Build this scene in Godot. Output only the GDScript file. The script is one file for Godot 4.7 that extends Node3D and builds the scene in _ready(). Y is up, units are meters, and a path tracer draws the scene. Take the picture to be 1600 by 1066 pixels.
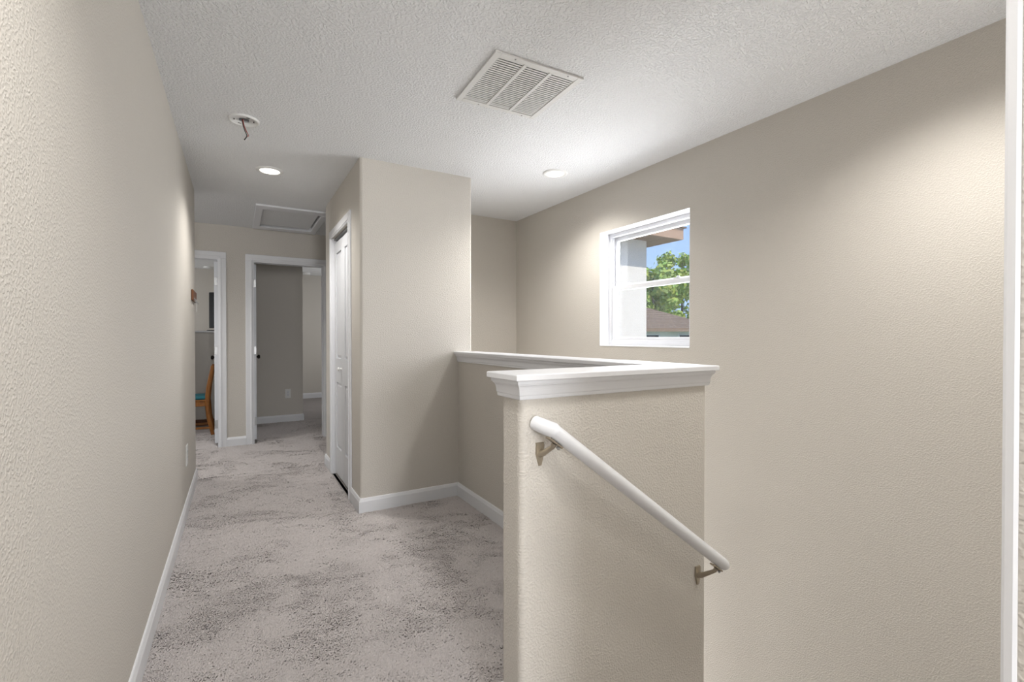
extends Node3D
# Upstairs landing and hallway. x runs right along the cross walls, -z runs down the hall, y is up.

const CEIL := 2.44
const LEFT := -0.307          # hall face of the long left wall
const LEFT_END := -4.75
const BOX_X := 0.7235         # closet block, hall face
const BOX_Z := -3.2874        # closet block, front face
const BOX_END := -4.73
const HALF_X := 1.4506        # half wall beside the second flight
const HALF_X2 := 1.5636
const HALF_Z := -1.1835       # half wall beside the first flight
const HALF_Z2 := -1.3035
const HALF_TOP := 1.083
const RIGHT := 2.556
const STAIR_FAR := -4.27
const FAR := -6.035
const NEAR := -0.158
const BACK := 3.6             # end of the hall behind the viewpoint

var taken := {}
var M := {}
var rng := RandomNumberGenerator.new()

# ------------------------------------------------------------------ nodes
func numbered(called: String) -> String:
	if not taken.has(called):
		taken[called] = 0
		return called
	taken[called] += 1
	return "%s_%03d" % [called, taken[called]]

func obj(called: String, st: SurfaceTool, m: Material, parent: Node = self) -> MeshInstance3D:
	var o := MeshInstance3D.new()
	o.name = numbered(called) if parent == self else called
	o.mesh = st.commit()
	o.material_override = m
	o.cast_shadow = GeometryInstance3D.SHADOW_CASTING_SETTING_ON
	parent.add_child(o, true)
	return o

func struct(called: String, st: SurfaceTool, m: Material, label: String, category := "wall") -> MeshInstance3D:
	var o := obj(called, st, m)
	o.set_meta("kind", "structure"); o.set_meta("label", label); o.set_meta("category", category)
	return o

func thing(called: String, label: String, category: String, at := Vector3.ZERO, turn := 0.0, group := "", kind := "") -> Node3D:
	var o := Node3D.new()
	o.name = numbered(called)
	add_child(o)
	o.position = at; o.rotation.y = turn
	o.set_meta("label", label); o.set_meta("category", category)
	if group: o.set_meta("group", group)
	if kind: o.set_meta("kind", kind)
	return o

# ------------------------------------------------------------------ shapes
func tool() -> SurfaceTool:
	var st := SurfaceTool.new()
	st.begin(Mesh.PRIMITIVE_TRIANGLES)
	st.set_smooth_group(-1)
	return st

func tri(st: SurfaceTool, a: Vector3, b: Vector3, c: Vector3) -> void:
	st.add_vertex(a); st.add_vertex(b); st.add_vertex(c)

func quad(st: SurfaceTool, a: Vector3, b: Vector3, c: Vector3, d: Vector3) -> void:
	tri(st, a, b, c); tri(st, a, c, d)

func done(st: SurfaceTool) -> SurfaceTool:
	st.generate_normals()
	return st

# an axis-aligned box; c is its chamfer
func box(st: SurfaceTool, lo: Vector3, hi: Vector3, c := 0.0, tr := Transform3D.IDENTITY) -> void:
	var pts: Array = []
	var ctr := (lo + hi) / 2.0
	var h := (hi - lo).abs() / 2.0
	c = min(c, min(h.x, min(h.y, h.z)) * 0.95)
	# eight corners, three vertices each (chamfered) ; index = corner*3+axis
	for i in 8:
		var s := Vector3(1 if i & 1 else -1, 1 if i & 2 else -1, 1 if i & 4 else -1)
		for a in 3:
			var q := h - Vector3(c, c, c)
			q[a] = h[a]
			pts.append(tr * (ctr + Vector3(s.x * q.x, s.y * q.y, s.z * q.z)))
	var faces := [[0, [0, 2, 6, 4]], [0, [1, 5, 7, 3]], [1, [0, 4, 5, 1]], [1, [2, 3, 7, 6]], [2, [0, 1, 3, 2]], [2, [4, 6, 7, 5]]]
	var mid: Vector3 = tr * ctr
	for f in faces:
		var k: Array = f[1]
		outq(st, mid, pts[k[0] * 3 + f[0]], pts[k[1] * 3 + f[0]], pts[k[2] * 3 + f[0]], pts[k[3] * 3 + f[0]])
	if c <= 0.0: return
	for a in 3:                                           # twelve chamfered edges
		var b := (a + 1) % 3
		var d := (a + 2) % 3
		for s1 in 2:
			for s2 in 2:
				var i0: int = (s1 << b) | (s2 << d)
				var i1: int = i0 | (1 << a)
				outq(st, mid, pts[i0 * 3 + b], pts[i1 * 3 + b], pts[i1 * 3 + d], pts[i0 * 3 + d])
	for i in 8:
		outt(st, mid, pts[i * 3], pts[i * 3 + 1], pts[i * 3 + 2])

func outt(st: SurfaceTool, mid: Vector3, a: Vector3, b: Vector3, c: Vector3) -> void:
	if (b - a).cross(c - a).dot((a + b + c) / 3.0 - mid) > 0.0: tri(st, a, c, b)
	else: tri(st, a, b, c)

func outq(st: SurfaceTool, mid: Vector3, a: Vector3, b: Vector3, c: Vector3, d: Vector3) -> void:
	if (b - a).cross(c - a).dot((a + b + c + d) / 4.0 - mid) > 0.0: quad(st, a, d, c, b)
	else: quad(st, a, b, c, d)

func one_box(lo: Vector3, hi: Vector3, c := 0.0, tr := Transform3D.IDENTITY) -> SurfaceTool:
	var st := tool()
	box(st, lo, hi, c, tr)
	return done(st)

# plan outline (x, z) with some corners rounded; radii parallels pts
func rounded(pts: Array, radii: Array) -> PackedVector2Array:
	var out := PackedVector2Array()
	var n := pts.size()
	for i in n:
		var p: Vector2 = pts[i]
		var r: float = radii[i]
		if r <= 0.0:
			out.append(p); continue
		var d0: Vector2 = (pts[(i + n - 1) % n] - p).normalized()
		var d1: Vector2 = (pts[(i + 1) % n] - p).normalized()
		var c: Vector2 = p + (d0 + d1) * r
		for k in 7:
			var t := k / 6.0 * PI / 2.0
			out.append(c - d1 * r * cos(t) - d0 * r * sin(t))
	return out

# upright prism over a plan outline
func prism(st: SurfaceTool, poly: PackedVector2Array, y0: float, y1: float, smooth := false) -> void:
	var n := poly.size()
	var area := 0.0
	for i in n:
		area += poly[i].cross(poly[(i + 1) % n])
	var p := poly.duplicate()
	if area > 0.0: p.reverse()
	if smooth: st.set_smooth_group(1)
	for i in n:
		var a := p[i]
		var b := p[(i + 1) % n]
		if smooth:
			st.set_smooth_group(1 if a.distance_to(b) < 0.03 else -1)
		quad(st, Vector3(a.x, y0, a.y), Vector3(a.x, y1, a.y), Vector3(b.x, y1, b.y), Vector3(b.x, y0, b.y))
	st.set_smooth_group(-1)
	var ix := Geometry2D.triangulate_polygon(p)
	for k in range(0, ix.size(), 3):
		var a := p[ix[k]]; var b := p[ix[k + 1]]; var c := p[ix[k + 2]]
		if (b - a).cross(c - a) > 0.0:
			var t := b; b = c; c = t
		tri(st, Vector3(a.x, y1, a.y), Vector3(c.x, y1, c.y), Vector3(b.x, y1, b.y))
		tri(st, Vector3(a.x, y0, a.y), Vector3(b.x, y0, b.y), Vector3(c.x, y0, c.y))

# a profile (out, y) turned round the y axis at c
func lathe(st: SurfaceTool, prof: Array, c := Vector3.ZERO, n := 40, tr := Transform3D.IDENTITY) -> void:
	for i in prof.size() - 1:
		var p: Vector2 = prof[i]
		var q: Vector2 = prof[i + 1]
		for k in n:
			var a := TAU * k / n
			var b := TAU * (k + 1) / n
			var v := func(r: Vector2, t: float) -> Vector3: return tr * (c + Vector3(r.x * cos(t), r.y, r.x * sin(t)))
			quad(st, v.call(p, a), v.call(p, b), v.call(q, b), v.call(q, a))

# a tube with per-point radius; elliptical when sy != 1
func tube(st: SurfaceTool, pts: Array, radii: Array, n := 12, caps := true) -> void:
	var rings: Array = []
	var prev := Vector3.ZERO
	for i in pts.size():
		var d: Vector3
		if i == 0: d = pts[1] - pts[0]
		elif i == pts.size() - 1: d = pts[i] - pts[i - 1]
		else: d = (pts[i + 1] - pts[i]).normalized() + (pts[i] - pts[i - 1]).normalized()
		d = d.normalized()
		var s: Vector3
		if prev == Vector3.ZERO:
			s = d.cross(Vector3.UP)
			if s.length() < 0.1: s = d.cross(Vector3.RIGHT)
		else: s = prev - d * prev.dot(d)
		s = s.normalized(); prev = s
		var u := s.cross(d).normalized()
		var bend := 1.0
		if i > 0 and i < pts.size() - 1:
			bend = 1.0 / max(0.5, d.dot((pts[i] - pts[i - 1]).normalized()))
		var ring: Array = []
		for k in n:
			var t := TAU * k / n
			ring.append(pts[i] + (s * cos(t) + u * sin(t)) * radii[i] * (1.0 + (bend - 1.0) * 0.5))
		rings.append(ring)
	st.set_smooth_group(1)
	for i in rings.size() - 1:
		for k in n:
			var j := (k + 1) % n
			quad(st, rings[i][k], rings[i + 1][k], rings[i + 1][j], rings[i][j])
	st.set_smooth_group(-1)
	if caps:
		for k in n:
			tri(st, pts[0], rings[0][k], rings[0][(k + 1) % n])
			tri(st, pts[-1], rings[-1][(k + 1) % n], rings[-1][k])

# offset of an axis-aligned outline, mitred
func grown(p: Array, o: float) -> Array:
	var out: Array = []
	var n := p.size()
	var area := 0.0
	for i in n: area += (p[i] as Vector2).cross(p[(i + 1) % n])
	var sg := 1.0 if area > 0.0 else -1.0
	for i in n:
		var e0: Vector2 = (p[i] - p[(i + n - 1) % n]).normalized()
		var e1: Vector2 = (p[(i + 1) % n] - p[i]).normalized()
		var n0 := Vector2(e0.y, -e0.x) * sg
		var n1 := Vector2(e1.y, -e1.x) * sg
		out.append(p[i] + (n0 + n1) * o)
	return out

# skirting from a to b on the floor at height y; nrm points into the room
func skirting(st: SurfaceTool, a: Vector2, b: Vector2, nrm: Vector2, ext0 := 0.0, ext1 := 0.0, y := 0.0) -> void:
	var d := (b - a).normalized()
	# ext: how far the outer face runs past each end (mitres at corners)
	var prof := [Vector2(-0.002, 0.0), Vector2(0.013, 0.0), Vector2(0.013, 0.082), Vector2(0.0105, 0.088), Vector2(0.0075, 0.099), Vector2(0.005, 0.1035), Vector2(-0.002, 0.1045)]
	var mid := Vector3((a.x + b.x) / 2 + nrm.x * 0.004, y + 0.05, (a.y + b.y) / 2 + nrm.y * 0.004)
	var at := func(p: Vector2, end: int) -> Vector3:
		var e: Vector2 = (a - d * ext0 * p.x / 0.013) if end == 0 else (b + d * ext1 * p.x / 0.013)
		e += nrm * p.x
		return Vector3(e.x, y + p.y, e.y)
	for i in prof.size() - 1:
		outq(st, mid, at.call(prof[i], 0), at.call(prof[i + 1], 0), at.call(prof[i + 1], 1), at.call(prof[i], 1))
	for end in 2:
		for i in range(1, prof.size() - 1):
			outt(st, mid, at.call(prof[0], end), at.call(prof[i], end), at.call(prof[i + 1], end))

func baseboard(called: String, a: Vector2, b: Vector2, nrm: Vector2, label: String, e0 := 0.0, e1 := 0.0) -> void:
	var st := tool()
	skirting(st, a, b, nrm, e0, e1)
	struct("baseboard_" + called, done(st), M.trim, label, "baseboard")

# ------------------------------------------------------------------ textures
func noise(freq: float, kind := FastNoiseLite.TYPE_SIMPLEX_SMOOTH, octaves := 3, sd := 1) -> FastNoiseLite:
	var f := FastNoiseLite.new()
	f.noise_type = kind
	f.frequency = freq
	f.seed = sd
	f.fractal_type = FastNoiseLite.FRACTAL_FBM if octaves > 1 else FastNoiseLite.FRACTAL_NONE
	f.fractal_octaves = octaves
	return f

func relief(n: FastNoiseLite, size: int, strength: float, lo := -1.0, hi := -1.0) -> ImageTexture:
	var im: Image = n.get_seamless_image(size, size, false, false, 0.15, true)
	im.convert(Image.FORMAT_L8)
	if lo >= 0.0:
		var d := im.get_data()
		for i in d.size():
			d[i] = int(255.0 * smoothstep(lo, hi, d[i] / 255.0))
		im = Image.create_from_data(size, size, false, Image.FORMAT_L8, d)
	im.convert(Image.FORMAT_RGBA8)
	im.bump_map_to_normal_map(strength)
	im.generate_mipmaps()
	return ImageTexture.create_from_image(im)

func tint(n: FastNoiseLite, size: int, a: Color, b: Color, power := 1.0) -> ImageTexture:
	var im: Image = n.get_seamless_image(size, size, false, false, 0.15, true)
	im.convert(Image.FORMAT_L8)
	var d := im.get_data()
	var out := PackedByteArray()
	out.resize(d.size() * 3)
	var lut: Array = []
	for i in 256: lut.append(a.lerp(b, pow(i / 255.0, power)))
	for i in d.size():
		var c: Color = lut[d[i]]
		out[i * 3] = int(c.r * 255.0); out[i * 3 + 1] = int(c.g * 255.0); out[i * 3 + 2] = int(c.b * 255.0)
	var im2 := Image.create_from_data(size, size, false, Image.FORMAT_RGB8, out)
	im2.generate_mipmaps()
	return ImageTexture.create_from_image(im2)

func mat(c: Color, rough := 0.6, metal := 0.0) -> StandardMaterial3D:
	var m := StandardMaterial3D.new()
	m.albedo_color = c; m.roughness = rough; m.metallic = metal
	m.metallic_specular = 0.4
	return m

func bumpy(m: StandardMaterial3D, tex: Texture2D, per_metre: float, amount: float) -> StandardMaterial3D:
	m.uv1_triplanar = true; m.uv1_world_triplanar = true
	m.uv1_scale = Vector3.ONE * per_metre
	m.normal_enabled = true; m.normal_texture = tex; m.normal_scale = amount
	return m

func materials() -> void:
	var peel := relief(noise(0.045, FastNoiseLite.TYPE_SIMPLEX_SMOOTH, 2, 7), 1024, 4.0, 0.3, 0.85)
	M.paint = bumpy(mat(Color8(205, 200, 192), 0.62), peel, 2.2, 0.5)
	M.knock = bumpy(mat(Color8(234, 235, 236), 0.85), relief(noise(0.03, FastNoiseLite.TYPE_SIMPLEX_SMOOTH, 3, 12), 1024, 6.0, 0.42, 0.66), 2.0, 1.1)
	M.trim = mat(Color8(227, 228, 231), 0.35)
	M.door = mat(Color8(222, 224, 228), 0.4)
	M.plastic = mat(Color8(228, 228, 226), 0.35)
	M.vent = mat(Color8(226, 226, 224), 0.45)
	M.galvanised = mat(Color8(168, 170, 172), 0.5, 0.3)
	M.slot = mat(Color8(40, 38, 36), 0.8)
	M.nickel = mat(Color8(172, 162, 146), 0.34, 0.75)
	M.steel = mat(Color8(170, 170, 170), 0.35, 0.8)
	M.bronze = mat(Color8(38, 32, 28), 0.4, 0.6)
	M.vinyl = mat(Color8(214, 215, 218), 0.4)
	M.lens = mat(Color8(250, 248, 242), 0.5)
	M.lens.emission_enabled = true; M.lens.emission = Color(1.0, 0.97, 0.92); M.lens.emission_energy_multiplier = 1.6
	M.wood = mat(Color8(176, 116, 58), 0.45)
	M.wood.uv1_triplanar = true; M.wood.uv1_scale = Vector3(6, 1.2, 6)
	M.wood.albedo_texture = tint(noise(0.02, FastNoiseLite.TYPE_SIMPLEX_SMOOTH, 4, 4), 256, Color(0.72, 0.7, 0.68), Color(1, 1, 1))
	M.walnut = mat(Color8(104, 66, 42), 0.5)
	M.teal = mat(Color8(52, 118, 130), 0.9)
	M.screen = mat(Color8(8, 8, 9), 0.25)
	M.cabinet = mat(Color8(196, 192, 186), 0.5)
	M.carpet = mat(Color8(255, 255, 255), 1.0)
	M.carpet.metallic_specular = 0.1
	M.carpet.vertex_color_use_as_albedo = true
	M.carpet.albedo_texture = tint(noise(0.11, FastNoiseLite.TYPE_SIMPLEX_SMOOTH, 3, 21), 1024, Color(0.78, 0.77, 0.76), Color(1, 1, 1), 0.8)
	bumpy(M.carpet, relief(noise(0.09, FastNoiseLite.TYPE_SIMPLEX_SMOOTH, 3, 22), 1024, 10.0), 1.0, 1.2)
	M.tread = bumpy(mat(Color8(178, 170, 165), 1.0), M.carpet.normal_texture, 1.0, 1.0)
	M.glass = mat(Color(0.6, 0.65, 0.7, 0.03), 0.02)
	M.glass.transparency = BaseMaterial3D.TRANSPARENCY_ALPHA
	M.stucco = bumpy(mat(Color8(222, 219, 212), 0.9), peel, 1.2, 0.6)
	M.fascia = mat(Color8(178, 150, 128), 0.6)
	M.soffit = mat(Color8(150, 126, 106), 0.7)
	M.house = mat(Color8(232, 232, 230), 0.9)
	M.shingle = mat(Color8(168, 148, 128), 0.95)
	M.shingle.uv1_triplanar = true; M.shingle.uv1_world_triplanar = true; M.shingle.uv1_scale = Vector3.ONE * 0.5
	M.shingle.albedo_texture = tint(noise(0.05, FastNoiseLite.TYPE_CELLULAR, 2, 5), 512, Color(0.6, 0.58, 0.56), Color(1, 1, 1))
	M.pane = mat(Color8(52, 60, 66), 0.08)
	M.lawn = mat(Color8(255, 255, 255), 1.0)
	M.lawn.uv1_triplanar = true; M.lawn.uv1_world_triplanar = true; M.lawn.uv1_scale = Vector3.ONE * 0.2
	M.lawn.albedo_texture = tint(noise(0.02, FastNoiseLite.TYPE_SIMPLEX_SMOOTH, 4, 9), 256, Color8(92, 108, 62), Color8(140, 150, 96))
	M.drive = bumpy(mat(Color8(206, 202, 194), 0.95), peel, 0.7, 0.4)
	M.bark = mat(Color8(92, 78, 64), 0.95)
	M.leaf = mat(Color8(255, 255, 255), 0.6)
	M.leaf.vertex_color_use_as_albedo = true
	M.leaf.cull_mode = BaseMaterial3D.CULL_DISABLED
	M.leaf.backlight_enabled = true; M.leaf.backlight = Color(0.18, 0.28, 0.04)
	M.wire_red = mat(Color8(150, 62, 54), 0.5)
	M.wire_black = mat(Color8(50, 48, 48), 0.5)

func sky_image() -> ImageTexture:
	var w := 1024
	var h := 512
	var im := Image.create(w, h, false, Image.FORMAT_RGBF)
	var n := noise(1.9, FastNoiseLite.TYPE_SIMPLEX_SMOOTH, 5, 31)
	for y in h:
		var el := (0.5 - (y + 0.5) / h) * PI
		var up := sin(el)
		for x in w:
			var az := (x + 0.5) / w * TAU
			var c: Color
			var t: float = pow(clamp(up, 0.0, 1.0), 0.55)
			c = Color(0.46, 0.62, 0.86).lerp(Color(0.10, 0.25, 0.64), t)
			var d := Vector3(cos(az) * cos(el), up * 2.2, sin(az) * cos(el))
			var k: float = smoothstep(0.08, 0.5, n.get_noise_3dv(d * 1.4 + Vector3(3.1, 0.7, 1.9)))
			c = c.lerp(Color(0.92, 0.92, 0.94), k * 0.75)
			if up < 0.0: c = Color(0.40, 0.43, 0.38)
			im.set_pixel(x, y, c)
	return ImageTexture.create_from_image(im)

# ------------------------------------------------------------------ scene
func _ready() -> void:
	rng.seed = 5
	# camera
	var cam := Camera3D.new()
	cam.name = "camera"
	cam.fov = rad_to_deg(2.0 * atan(533.0 / 732.12))
	cam.near = 0.03; cam.far = 400.0
	cam.position = Vector3(0, 1.2107, 0)
	cam.rotation = Vector3(-0.0081, -0.53, 0)
	add_child(cam)
	cam.current = true
	# sky and exposure
	var env := Environment.new()
	env.background_mode = Environment.BG_SKY
	env.sky = Sky.new()
	var sm := PanoramaSkyMaterial.new()
	sm.panorama = sky_image()
	sm.energy_multiplier = 0.72
	env.sky.sky_material = sm
	env.tonemap_mode = Environment.TONE_MAPPER_LINEAR
	env.tonemap_exposure = 2.02
	env.sdfgi_enabled = true; env.ssao_enabled = true; env.ssil_enabled = true
	var we := WorldEnvironment.new()
	we.name = "world_environment"
	we.environment = env
	add_child(we)
	# sun
	var sun := DirectionalLight3D.new()
	sun.name = "sun"
	sun.light_color = Color(1.0, 0.965, 0.91)
	sun.light_energy = 0.57
	sun.shadow_enabled = true
	sun.light_angular_distance = 0.5
	add_child(sun)
	sun.look_at_from_position(Vector3(0.2, 1.07, 1.0), Vector3.ZERO)
	var LAMP := 0.76
	# area daylight: the stairwell window is real, the others unseen and placed to brighten
	daylight(Vector3(2.86, 1.6, -2.50), Vector3(-1, 0, 0), Vector2(0.95, 1.0), 2.1)
	daylight(Vector3(0.21, 1.45, BACK - 0.02), Vector3(0, 0, -1), Vector2(0.8, 1.3), 5.2)  # added window behind the viewpoint, fill for the hall
	daylight(Vector3(2.06, -1.75, STAIR_FAR + 0.02), Vector3(0, 0, 1), Vector2(0.85, 1.7), 4.6)  # added fill from the stair foot opening, no window there
	daylight(Vector3(-3.48, 1.45, -5.4), Vector3(1, 0, 0), Vector2(0.75, 1.05), 0.8)  # added fill from the corridor end
	daylight(Vector3(-3.48, 1.45, -8.7), Vector3(1, 0, 0), Vector2(0.75, 1.05), 2.0)  # out of view, placed to light the left bedroom
	daylight(Vector3(2.74, 1.45, -8.7), Vector3(-1, 0, 0), Vector2(0.75, 1.05), 0.9)  # out of view, placed to light the right bedroom

	materials()
	shell()
	stairs()
	half_wall_cap()
	bedroom_doors()
	closet_door()
	window()
	out_of_view_window("window_2", "added white window out of view at the near end of the hall, for fill light", Vector3(0.21, 1.45, BACK + 0.07), 0, 0.82, 1.34)  # added out of view to go with the hall fill light
	out_of_view_window("window_3", "unseen white window in the side wall of the left bedroom, placed to light the room", Vector3(-3.56, 1.45, -8.7), PI / 2, 0.8, 1.1)  # unseen, goes with the left bedroom light
	out_of_view_window("window_4", "unseen white window in the side wall of the right bedroom, placed to light the room", Vector3(2.816, 1.45, -8.7), PI / 2, 0.8, 1.1)  # unseen, goes with the right bedroom light
	out_of_view_window("window_5", "added white window out of view at the end of the cross corridor, for fill light", Vector3(-3.56, 1.45, -5.4), PI / 2, 0.8, 1.1)  # added out of view to go with the corridor fill light
	near_trim()
	for a in [["round recessed ceiling light above the narrow hallway", Vector3(0.211, CEIL, -3.89)], ["round recessed ceiling light above the stairwell by the window wall", Vector3(2.06, CEIL, -2.875)], ["round recessed ceiling light over the top of the stairs", Vector3(1.98, CEIL, -0.66)], ["round recessed ceiling light over the hall end of the landing", Vector3(0.211, CEIL, -0.62)], ["unseen round recessed ceiling light in the cross corridor, placed to brighten the far wall", Vector3(-1.25, CEIL, -5.35)]]:  # the last one is out of view, placed to brighten the far wall
		downlight(a[0], a[1], LAMP)
	vent()
	detector_mount()
	attic_hatch()
	handrail()
	outlets()
	key_rack()
	bedroom_things()
	outside()

func daylight(at: Vector3, way: Vector3, size: Vector2, energy: float) -> void:  # area light for the stairwell window and the unseen fill openings
	var l := AreaLight3D.new()
	l.name = numbered("daylight_and_fill")
	l.area_size = size
	l.light_energy = energy
	l.light_color = Color(0.985, 0.99, 1.0)
	l.area_range = 20.0
	l.area_attenuation = 2.0
	l.shadow_enabled = true
	add_child(l)
	l.look_at_from_position(at, at + way)

func shell() -> void:
	var st: SurfaceTool
	# carpet backing; the pile stands on it
	st = SurfaceTool.new(); st.begin(Mesh.PRIMITIVE_TRIANGLES)
	carpet_patch(st, LEFT - 0.1, BOX_X, FAR - 0.2, BACK, 0.25)
	carpet_patch(st, BOX_X, HALF_X, BOX_Z - 0.06, HALF_Z2, 0.25)
	carpet_patch(st, BOX_X, 2.9, FAR - 0.2, BOX_END + 0.06, 0.25)
	carpet_patch(st, BOX_X + 0.02, HALF_X2, BOX_END + 0.06, BOX_Z - 0.06, 0.2)
	carpet_patch(st, -3.5, LEFT - 0.1, FAR - 0.2, LEFT_END + 0.06, 0.25)
	carpet_patch(st, -3.5, 2.9, -10.3, FAR - 0.2, 0.25)
	# the floor deck under it
	for b in [[-3.5, BOX_X, -10.3, BACK], [BOX_X, HALF_X, -10.3, HALF_Z2], [HALF_X2, 2.9, -10.3, STAIR_FAR - 0.06]]:
		deck(st, b)
	st.index()
	var fl := struct("floor", st, M.carpet, "grey beige cut pile carpet covering the hallway and landing", "floor")
	carpet_pile(fl)
	# ceiling, with the attic opening left free
	st = tool()
	# openings: attic hatch, return air duct, junction box
	var holes := [[0.21, 0.735, -5.85, -5.04], [0.997, 1.397, -2.192, -1.792], [0.012, 0.062, -3.083, -3.033]]
	var xs := [-3.5, 2.756]
	var zs := [-10.3, BACK + 0.2]
	for h in holes:
		xs.append_array([h[0], h[1]]); zs.append_array([h[2], h[3]])
	xs.sort(); zs.sort()
	for i in xs.size() - 1:
		for j in zs.size() - 1:
			var cx: float = (xs[i] + xs[i + 1]) / 2
			var cz: float = (zs[j] + zs[j + 1]) / 2
			var open := false
			for h in holes:
				if cx > h[0] and cx < h[1] and cz > h[2] and cz < h[3]: open = true
			if not open:
				box(st, Vector3(xs[i], CEIL, zs[j]), Vector3(xs[i + 1], CEIL + 0.15, zs[j + 1]))
	var top := struct("ceiling", done(st), M.knock, "white knockdown textured ceiling over hallway and stairwell", "ceiling")
	for k in [[1, 0.7, 0.008, "duct"], [2, 0.08, 0.002, "junction_box"]]:     # lined boxes let into the ceiling
		var h: Array = holes[k[0]]
		var w: float = k[2]
		var y1: float = CEIL + k[1]
		st = tool()
		box(st, Vector3(h[0], CEIL + 0.0005, h[2]), Vector3(h[0] + w, y1, h[3]))
		box(st, Vector3(h[1] - w, CEIL + 0.0005, h[2]), Vector3(h[1], y1, h[3]))
		box(st, Vector3(h[0], CEIL + 0.0005, h[2]), Vector3(h[1], y1, h[2] + w))
		box(st, Vector3(h[0], CEIL + 0.0005, h[3] - w), Vector3(h[1], y1, h[3]))
		box(st, Vector3(h[0], y1 - w, h[2]), Vector3(h[1], y1, h[3]))
		obj(k[3], done(st), M.galvanised, top)
	# long left wall and the wall that turns off its end
	st = tool()
	prism(st, rounded([Vector2(LEFT, BACK), Vector2(LEFT, LEFT_END), Vector2(-3.5, LEFT_END), Vector2(-3.5, LEFT_END + 0.12), Vector2(LEFT - 0.12, LEFT_END + 0.12), Vector2(LEFT - 0.12, BACK)], [0, 0.02, 0, 0, 0, 0]), 0, CEIL, true)
	struct("wall_left", done(st), M.paint, "long beige hallway wall with outlet and small wooden rack")
	# closet block beside the hall
	st = tool()
	var t := 0.1
	prism(st, rounded([Vector2(BOX_X, -3.63), Vector2(BOX_X, BOX_Z), Vector2(HALF_X2, BOX_Z), Vector2(HALF_X2, BOX_END), Vector2(BOX_X, BOX_END), Vector2(BOX_X, -4.39), Vector2(BOX_X + t, -4.39), Vector2(BOX_X + t, BOX_END + t), Vector2(HALF_X2 - t, BOX_END + t), Vector2(HALF_X2 - t, BOX_Z - t), Vector2(BOX_X + t, BOX_Z - t), Vector2(BOX_X + t, -3.63)], [0, 0.02, 0.012, 0, 0.02, 0, 0, 0, 0, 0, 0, 0]), 0, CEIL, true)
	box(st, Vector3(BOX_X, 2.08, -4.39), Vector3(BOX_X + t, CEIL, -3.63))
	struct("wall_closet", done(st), M.paint, "beige closet block with rounded corner beside the hallway")
	# stairwell walls
	st = tool()
	box(st, Vector3(HALF_X2 - 0.02, -0.85, STAIR_FAR - 0.1), Vector3(RIGHT + 0.2, CEIL, STAIR_FAR))
	for b in [[HALF_X2 - 0.02, 1.62], [2.5, RIGHT + 0.2]]:       # opening added at the foot of the stairs for fill light
		box(st, Vector3(b[0], -2.9, STAIR_FAR - 0.1), Vector3(b[1], -0.85, STAIR_FAR))
	struct("wall_stairwell", done(st), M.paint, "beige end wall of the stairwell beyond the half wall")
	right_wall()
	# half wall: one upstand in an L
	st = tool()
	var L := [Vector2(BOX_X, HALF_Z), Vector2(HALF_X2, HALF_Z), Vector2(HALF_X2, BOX_Z + 0.001), Vector2(HALF_X, BOX_Z + 0.001), Vector2(HALF_X, HALF_Z2), Vector2(BOX_X, HALF_Z2)]
	prism(st, rounded(L, [0.02, 0.012, 0, 0, 0, 0.02]), -2.9, HALF_TOP, true)
	struct("wall_half", done(st), M.paint, "low beige half wall guarding the stairs under a white cap")
	# what closes the stairwell below the landing
	st = tool()
	box(st, Vector3(HALF_X, -2.9, STAIR_FAR), Vector3(HALF_X2, 0, BOX_Z))
	struct("wall_stair_lower", done(st), M.paint, "beige lower stairwell wall beneath the half wall")
	st = tool()
	box(st, Vector3(BOX_X, -2.9, NEAR), Vector3(2.756, CEIL, NEAR + 0.12))
	box(st, Vector3(BOX_X, 0, NEAR + 0.12), Vector3(BOX_X + 0.12, CEIL, BACK))
	struct("wall_near", done(st), M.paint, "beige wall on the near side of the stairs")
	st = tool()
	for b in [[-3.5, -0.2, 0.0, CEIL], [0.62, BOX_X + 0.12, 0.0, CEIL], [-0.2, 0.62, 0.0, 0.78], [-0.2, 0.62, 2.12, CEIL]]:
		box(st, Vector3(b[0], b[2], BACK), Vector3(b[1], b[3], BACK + 0.12))
	struct("wall_back", done(st), M.paint, "beige wall out of view at the near end of the hall, with the added window")  # its opening holds the added fill window
	# far wall with two doorways
	st = tool()
	var f := FAR - 0.12
	for b in [[-3.5, -0.935, 0.0, CEIL], [-0.935, -0.17, 2.075, CEIL], [-0.17, 0.145, 0.0, CEIL], [0.145, 0.91, 2.075, CEIL], [0.91, 2.756, 0.0, CEIL]]:
		box(st, Vector3(b[0], b[2], f), Vector3(b[1], b[3], FAR))
	struct("wall_far", done(st), M.paint, "beige wall at the hall end with two white framed doorways")
	st = tool()
	for b in [[FAR, -5.8, 0.0, CEIL], [-5.0, BACK + 0.12, 0.0, CEIL], [-5.8, -5.0, 0.0, 0.9], [-5.8, -5.0, 2.0, CEIL]]:
		box(st, Vector3(-3.62, b[2], b[0]), Vector3(-3.5, b[3], b[1]))
	box(st, Vector3(2.4, 0, FAR), Vector3(2.52, CEIL, STAIR_FAR - 0.1))
	struct("wall_cross", done(st), M.paint, "beige end walls of the cross corridor")
	# bedrooms
	st = tool()
	box(st, Vector3(-0.05, 0, -10.05), Vector3(0.06, CEIL, f))
	box(st, Vector3(0.06, 0, -10.05), Vector3(0.815, CEIL, -7.385))
	struct("wall_bedroom", done(st), M.paint, "grey beige closet block inside the right hand bedroom")
	st = tool()
	box(st, Vector3(-3.62, 0, -10.17), Vector3(2.876, CEIL, -10.05))
	struct("wall_bedroom_back", done(st), M.paint, "grey beige back wall of the bedrooms")
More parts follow.
